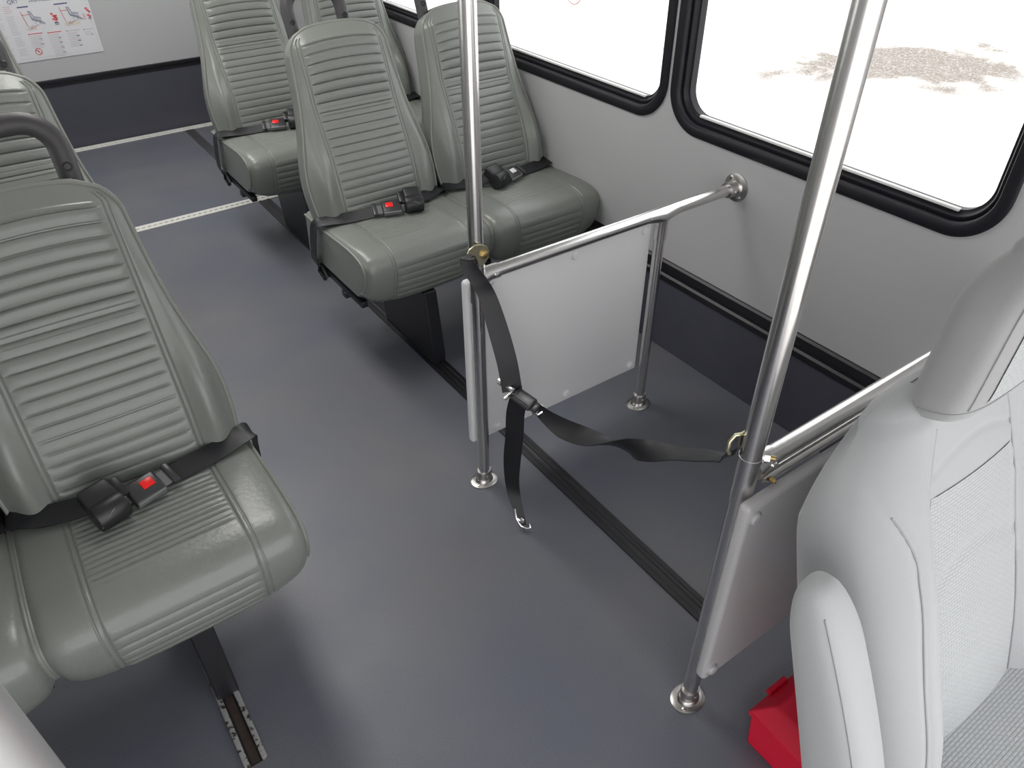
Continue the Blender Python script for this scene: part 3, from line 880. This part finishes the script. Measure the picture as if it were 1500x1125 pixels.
# centre insert of textured cloth laid on the backrest front
def insert():
    mb = MB(); NU, NV = 40, 90; vs = []; fs = []
    for j in range(NV+1):
        v = -.06+.50*j/NV; c = dseam(v)-.006; w = smooth_table(DW, v, .012)
        for i in range(NU+1):
            x = (-1+2*i/NU)*c; e = min(c-abs(x), .012)/.012
            dv = 0
            vs.append((x, -dfront(x, v+dv, w)-.0015*e-.0002, v+dv))
    for j in range(NV):
        for i in range(NU): fs.append((j*(NU+1)+i, j*(NU+1)+i+1, (j+1)*(NU+1)+i+1, (j+1)*(NU+1)+i))
    mb.add(vs, fs, 'insert', TD); return mb, [(p[0], p[2]) for p in vs]
mb, uvs = insert(); ins = mb.build('ribbed_insert', parent=db, label='paler ribbed cloth insert')
def put_uv(o, f):
    me = o.data; u = me.uv_layers.new(name='UVMap')
    for l in me.loops: u.data[l.index].uv = f[l.vertex_index]
put_uv(ins, uvs)
# stitched seams
mb = MB()
for s in (-1, 1):
    for kk, off in (('a', 0), ('b', 1)):
        pts = []
        for j in range(60):
            v = -.06+.60*j/59; w = smooth_table(DW, v, .012); c = dseam(v); x = c if not off else c+(w-c)*(.60+.34*max(0, min(1, (v-.40)/.11))**1.5)
            if off and v > .475: continue
            if not off and v > .55: continue
            pts.append((s*x, -dfront(x, v, w)-.0012, v))
        tube(mb, pts, .0017, 6, 'stitch', T=TD)
pts = []
mb.build('seam', parent=db)
# headrest
def headrest():
    mb = MB(); rows = []; N = 40; NV = 44
    for j in range(NV+1):
        t = j/NV; v = .575+.200*t
        w = .142*(1-.28*t-.30*max(0, (t-.6)/.4)**2.4)*(1-.10*max(0, (.2-t)/.2)**2)
        dep = .056*(1-max(0, (t-.7)/.3)**2.4*.5)*(1-.2*max(0, (.2-t)/.2)**2)
        cy = -.048-.070*t
        r = []
        for i in range(N):
            a = 2*PI*i/N; ca, sa = math.cos(a), math.sin(a)
            x = w*sgn(ca)*abs(ca)**.62; y = cy+dep*sgn(sa)*abs(sa)**.7
            if sa < 0: y += .010*(1-min(1, abs(x)/w)**2)
            r.append((x, y, v))
        rows.append(r)
    for sc, dv in ((.86, .010), (.6, .016), (.3, .018)):
        b = rows[NV]; cy = sum(p[1] for p in b)/N
        rows.append([(p[0]*sc, cy+(p[1]-cy)*sc, p[2]+dv) for p in b])
    loft(mb, rows, 'cloth_dark', TD); return mb, rows
hm, hrows = headrest(); hd = hm.build('headrest', parent=ds, sharp=60)
mb = MB()
# seam round the headrest front face
for s in (-1, 1):
    pts = []
    for r in hrows[4:42]:
        # vertex nearest 1.25*pi .. front corner
        i = int(40*(.5+.115)) if s < 0 else int(40*(1-.115))
        p = r[i]; pts.append((p[0], p[1]-.0005, p[2]))
    tube(mb, pts, .0016, 6, 'stitch', T=TD)
r = hrows[3]; tube(mb, [(p[0]*1.002, p[1]-.0006, p[2]) for p in [r[i % 40] for i in range(18, 43)]], .0016, 6, 'stitch', T=TD)
mb.build('seam', parent=hd)
# headrest centre cloth
mb = MB(); vs = []; fs = []; cols = list(range(26, 35))
sel = hrows[5:38]
for r in sel:
    for i in cols: p = r[i]; vs.append((p[0]*.98, p[1]-.0022, p[2]))
K = len(cols)
for j in range(len(sel)-1):
    for i in range(K-1): fs.append((j*K+i, j*K+i+1, (j+1)*K+i+1, (j+1)*K+i))
mb.add(vs, fs, 'insert', TD); hi = mb.build('ribbed_insert', parent=hd, label='paler ribbed cloth face'); put_uv(hi, [(p[0], p[2]) for p in vs])
# seat cushion
def dcush():
    mb = MB(); rows = []; NU = 60; NV = 60
    for j in range(NV+1):
        t = j/NV; y = .06-.56*t
        w = .238+.010*t
        drop = .09*max(0, (t-.82)/.18)**2
        r = []
        for i in range(NU+1):
            u = -1+2*i/NU; x = u*w; a = abs(u)
            h = .0+.045*max(0, min(1, (abs(x)-.135)/.05))**2*(3-2*max(0, min(1, (abs(x)-.135)/.05)))
            e = max(0, (a-.80)/.20); h -= .07*(1-math.sqrt(max(0, 1-e*e)))
            h -= .004*gauss(abs(x), .150, .0035)+.030*t*0
            h += .015*math.sin(PI*t)-drop
            r.append((x, y, .495+h))
        r += [(w, y, .40), (w*.9, y, .34), (-w*.9, y, .34), (-w, y, .40)]
        rows.append(r)
    loft(mb, rows, 'cloth'); return mb, rows
cm, crows = dcush(); dc = cm.build('cushion', parent=ds, sharp=60)
mb = MB(); vs = []; fs = []; cols = [i for i in range(61) if abs(crows[30][i][0]) < .149]
for r in crows[6:50]:
    for i in cols: p = r[i]; vs.append((p[0], p[1], p[2]+.0015))
K = len(cols)
for j in range(43):
    for i in range(K-1): fs.append((j*K+i, j*K+i+1, (j+1)*K+i+1, (j+1)*K+i))
mb.add(vs, fs, 'insert'); ci = mb.build('ribbed_insert', parent=dc, label='darker ribbed cloth insert'); put_uv(ci, [(p[0], p[1]) for p in vs])
mb = MB(); box(mb, (.0, -.19, .36), (.40, .44, .12), 'black_metal', None, .01); box(mb, (.0, -.20, .255), (.34, .40, .135), 'black_metal', None, .01); mb.build('seat_base', parent=ds)
# armrest folded up along the left side
def armrest():
    mb = MB(); rows = []; N = 32; NV = 60
    for j in range(NV+1):
        t = j/NV; v = -.20+.635*t; tp = max(0, (t-.5)/.5)**1.6
        end = max(0, (t-.86)/.14); st = max(0, (.10-t)/.10)
        k = math.sqrt(max(0.02, 1-end**2))*math.sqrt(max(.05, 1-st**2))
        wx = .040*(.35+.65*k); dy = .054*(.30+.70*k)*(1-.38*tp)
        cy = -.046+.020*tp
        r = []
        for i in range(N):
            a = 2*PI*i/N; ca, sa = math.cos(a), math.sin(a)
            r.append((-.338+wx*sgn(ca)*abs(ca)**.75, cy+dy*sgn(sa)*abs(sa)**.8, v))
        rows.append(r)
    loft(mb, rows, 'cloth', TD); return mb, rows
am, arows = armrest(); ar = am.build('armrest', parent=ds, sharp=60, label='upright folded armrest')
mb = MB(); tube(mb, [(r[20][0], r[20][1]-.0005, r[20][2]) for r in arows[3:58]], .0012, 6, 'stitch', T=TD); 
mb.build('seam', parent=ar)

# ---------------------------------------------------------------- red case
rc = thing('red_case', 'bright red plastic case on the floor behind the driver seat', 'case', (.813, .355, 0))
mb = MB(); W_, D_ = .26, .155
vs = []; fs = []
lv = [(.0, .012), (.004, .004), (.09, -.002), (.105, -.002)]
for z, ins_ in lv:
    for x, y in ((ins_, -ins_), (W_-ins_, -ins_), (W_-ins_, -D_+ins_), (ins_, -D_+ins_)): vs.append((x, y, z))
for i in range(len(lv)-1):
    for k_ in range(4): fs.append((i*4+k_, i*4+(k_+1) % 4, (i+1)*4+(k_+1) % 4, (i+1)*4+k_))
fs.append((3, 2, 1, 0)); fs.append(tuple(len(vs)-4+k_ for k_ in range(4)))
mb.add(vs, fs, 'red'); mb.build('case_body', parent=rc, bevel=.005)
mb = MB(); vs = []; fs = []
lv = [(.105, -.007), (.116, -.007), (.120, -.002), (.142, .020), (.146, .028)]
for z, ins_ in lv:
    for x, y in ((ins_, -ins_), (W_-ins_, -ins_), (W_-ins_, -D_+ins_), (ins_, -D_+ins_)): vs.append((x, y, z))
for i in range(len(lv)-1):
    for k_ in range(4): fs.append((i*4+k_, i*4+(k_+1) % 4, (i+1)*4+(k_+1) % 4, (i+1)*4+k_))
fs.append((3, 2, 1, 0)); fs.append(tuple(len(vs)-4+k_ for k_ in range(4)))
mb.add(vs, fs, 'red'); lid = mb.build('lid', parent=rc, bevel=.003)
mb = MB(); tube(mb, [(.05, .008, .122), (.10, .008, .122)], .006, 12, 'red'); box(mb, (.075, .010, .112), (.03, .008, .022), 'red', None, .002); mb.build('hinge', parent=rc)

# ---------------------------------------------------------------- stanchion at the near left corner
PX, PY = -.106, .30
st = thing('entry_grab_pole', 'blurred bright steel pole at the bottom left corner of the photo, nearest the camera', 'pole', (PX, PY, 0))
mb = MB(); tube(mb, [(0, 0, .004), (0, 0, ZC-.004)], .019, 36, 'satin'); mb.build('pole', parent=st)
flange_mb().build('floor_flange', parent=st)
f = flange_mb().build('ceiling_flange', parent=st); f.rotation_euler = (PI, 0, 0); f.location = (0, 0, ZC)

# ---------------------------------------------------------------- poster
def text_mesh(txt, size, bold=False):
    cu = bpy.data.curves.new('t', 'FONT'); cu.body = txt; cu.size = size; cu.extrude = .0002
    o = bpy.data.objects.new('t', cu); C.objects.link(o)
    me = bpy.data.meshes.new_from_object(o.evaluated_get(bpy.context.evaluated_depsgraph_get()))
    bpy.data.objects.remove(o); vs = [v.co.copy() for v in me.vertices]; fs = [tuple(p.vertices) for p in me.polygons]
    return vs, fs
pm = MB(); P0 = (.195, 4.7065, .462); PW, PH = .474, .335
def pr(x0, x1, z0, z1, m, d=.0004):          # rectangle on the poster in wall coordinates
    box(pm, ((x0+x1)/2, P0[1]-.0006-d, (z0+z1)/2), (x1-x0, .0004, z1-z0), m)
def ptext(t, x, z, size, m):
    vs, fs = text_mesh(t, size)
    pm.add(vs, fs, m, Matrix.Translation((x, P0[1]-.0014, z)) @ Matrix.Rotation(PI/2, 4, 'X'))
box(pm, (P0[0]+PW/2, P0[1], P0[2]+PH/2), (PW, .001, PH), 'paper')
for a, b, c, d in ((.205, .655, .474, .4748), (.6547, .6555, .474, .79), (.205, .2057, .474, .79)): pr(a, b, c, d, 'ink_pale')
ptext('QRT', .311, .728, .024, 'ink_dark')
ptext('4-Point Wheelchair & Occupant', .405, .726, .0135, 'ink_dark')
ptext('Securement', .405, .745, .017, 'ink_dark')
pr(.345, .394, .706, .712, 'ink_dark'); pr(.508, .570, .702, .708, 'ink_dark')
rnd = random.Random(7)
# left text column
for i in range(26):
    z = .715-i*.0088
    if i in (4, 15, 21): continue
    pr(.285, .285+.040*rnd.uniform(.7, 1), z, z+.0028, 'ink_pink' if i < 4 else 'ink_pale')
for i in range(24):
    z = .70-i*.009; pr(.215, .215+.055*rnd.uniform(.6, 1), z, z+.0028, 'ink_pale')
# the two wheelchair drawings
def chair(x0, s):
    def ln(a, b, r, m): tube(pm, [(x0+a[0]*s, P0[1]-.0012, a[1]), (x0+b[0]*s, P0[1]-.0012, b[1])], r, 6, m)
    pr(x0-.005, x0+.092*s, .606, .698, 'paper', .0002)
    ln((.0, .690), (.012, .622), .0014, 'ink_red'); ln((.0, .674), (.038, .673), .0012, 'ink_red')
    ln((.034, .690), (.040, .655), .0035, 'ink'); ln((.042, .688), (.054, .652), .003, 'ink')
    ln((.040, .655), (.078, .640), .006, 'ink'); ln((.055, .660), (.080, .655), .003, 'ink'); ln((.070, .645), (.092, .626), .003, 'ink')
    for cx, cz, r in ((.060, .632, .010), (.020, .612, .008), (.036, .617, .007), (.078, .632, .006)):
        tube(pm, [(x0+(cx+r*math.cos(a*PI/8))*s, P0[1]-.0012, cz+r*math.sin(a*PI/8)) for a in range(16)], .0010, 6, 'ink', closed=True)
    ln((.020, .612), (.060, .622), .001, 'ink_red')
chair(.352, 1.); chair(.526, 1.)
pr(.526, .600, .603, .618, 'ink_cream', .0003); pr(.352, .40, .603, .612, 'ink_cream', .0003)
for cx, cz in ((.484, .665), (.490, .655), (.495, .648), (.500, .655), (.486, .640), (.497, .636), (.500, .643), (.646, .672), (.652, .663), (.657, .655), (.648, .640), (.655, .634)):
    pr(cx-.005, cx+.006, cz-.0045, cz+.004, 'ink_red')
pr(.486, .505, .612, .626, 'ink'); pr(.486, .50, .622, .632, 'ink_pink'); pr(.645, .660, .620, .630, 'ink'); pr(.622, .634, .622, .650, 'ink_pink')
for x, z, hm_ in ((.352, .584, 'ink_red'), (.438, .580, 'ink_red'), (.524, .577, 'ink'), (.606, .574, 'ink')):
    pr(x, x+.006, z-.001, z+.005, hm_); pr(x+.008, x+.064 if x < .6 else x+.046, z, z+.0035, hm_ if hm_ != 'ink' else 'ink_pale')
    n = {.352: 8, .438: 14, .524: 9, .606: 3}[x]
    for i in range(n):
        zz = z-.010-i*.0078; wmax = .058 if x < .6 else .042
        pr(x, x+wmax*rnd.uniform(.75, 1), zz, zz+.0022, 'ink_pink' if i % 4 == 0 else 'ink_pale')
        if i % 3 == 2: pr(x+wmax*.7, x+wmax*.95, zz-.001, zz+.003, 'ink')
tube(pm, [(.371+.0145*math.cos(a*PI/12), P0[1]-.0012, .503+.0145*math.sin(a*PI/12)) for a in range(24)], .0016, 6, 'ink_red', closed=True)
tube(pm, [(.361, P0[1]-.0012, .513), (.381, P0[1]-.0012, .493)], .0014, 6, 'ink_red')
pr(.366, .376, .497, .510, 'ink_pink')
po = pm.build('instruction_poster')
tag(po, 'white printed wheelchair securement instruction sheet stuck on the grey back wall', 'poster')

# ---------------------------------------------------------------- outside
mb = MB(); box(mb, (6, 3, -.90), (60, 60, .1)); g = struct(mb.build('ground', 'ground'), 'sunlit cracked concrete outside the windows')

# ---------------------------------------------------------------- light
w = bpy.data.worlds.new('overcast sky'); bpy.context.scene.world = w; w.use_nodes = True
bg = w.node_tree.nodes['Background']; bg.inputs['Color'].default_value = (.985, .99, 1.0, 1); bg.inputs['Strength'].default_value = 2.6
sl = bpy.data.lights.new('sun', 'SUN'); sl.energy = 3.2; sl.angle = math.radians(2); sl.color = (1, .97, .93)
so = bpy.data.objects.new('sun', sl); C.objects.link(so); so.rotation_euler = (math.radians(-42), 0, 0)
# added ceiling panels, out of view, that fill in light from overhead
def added_ceiling_fill(x, y, lab):
    t = thing('added_ceiling_fill', lab, 'added fill light', (x, y, ZC), 'added fill lamps above the aisle')
    mb = MB(); box(mb, (0, 0, -.008), (.54, .62, .016), 'ceiling', None, .004); mb.build('fill_housing', parent=t)
    d = bpy.data.lights.new('lamp', 'AREA'); d.shape = 'RECTANGLE'; d.size = .50; d.size_y = .58; d.energy = 11; d.color = (1, .98, .95)
    o = bpy.data.objects.new('fill_light', d); C.objects.link(o); o.parent = t; o.location = (0, 0, -.020)
for y, n_ in ((2.1, 'frontmost'), (3.0, 'middle'), (3.9, 'rearmost')): added_ceiling_fill(.5, y, '%s added fill lamp panel, unseen on the ceiling above the aisle' % n_)

# ---------------------------------------------------------------- camera
cam = bpy.data.cameras.new('camera'); co = bpy.data.objects.new('camera', cam); C.objects.link(co)
cam.sensor_width = 36; cam.lens = 1102.5/1500*36; cam.clip_start = .02
yaw, pitch, roll = math.radians(35.034), math.radians(37.737), math.radians(-.2415)
f = Vector((math.sin(yaw)*math.cos(pitch), math.cos(yaw)*math.cos(pitch), -math.sin(pitch)))
r = Vector((math.cos(yaw), -math.sin(yaw), 0)); u = r.cross(f)
r2 = r*math.cos(roll)+u*math.sin(roll); u2 = -r*math.sin(roll)+u*math.cos(roll)
co.matrix_world = Matrix((r2, u2, -f)).transposed().to_4x4() ; co.location = (0, 0, 1.5)
bpy.context.scene.camera = co
vs_ = bpy.context.scene.view_settings
vs_.view_transform = 'Standard'; vs_.look = 'None'; vs_.gamma = 1; vs_.exposure = 0; vs_.use_curve_mapping = False
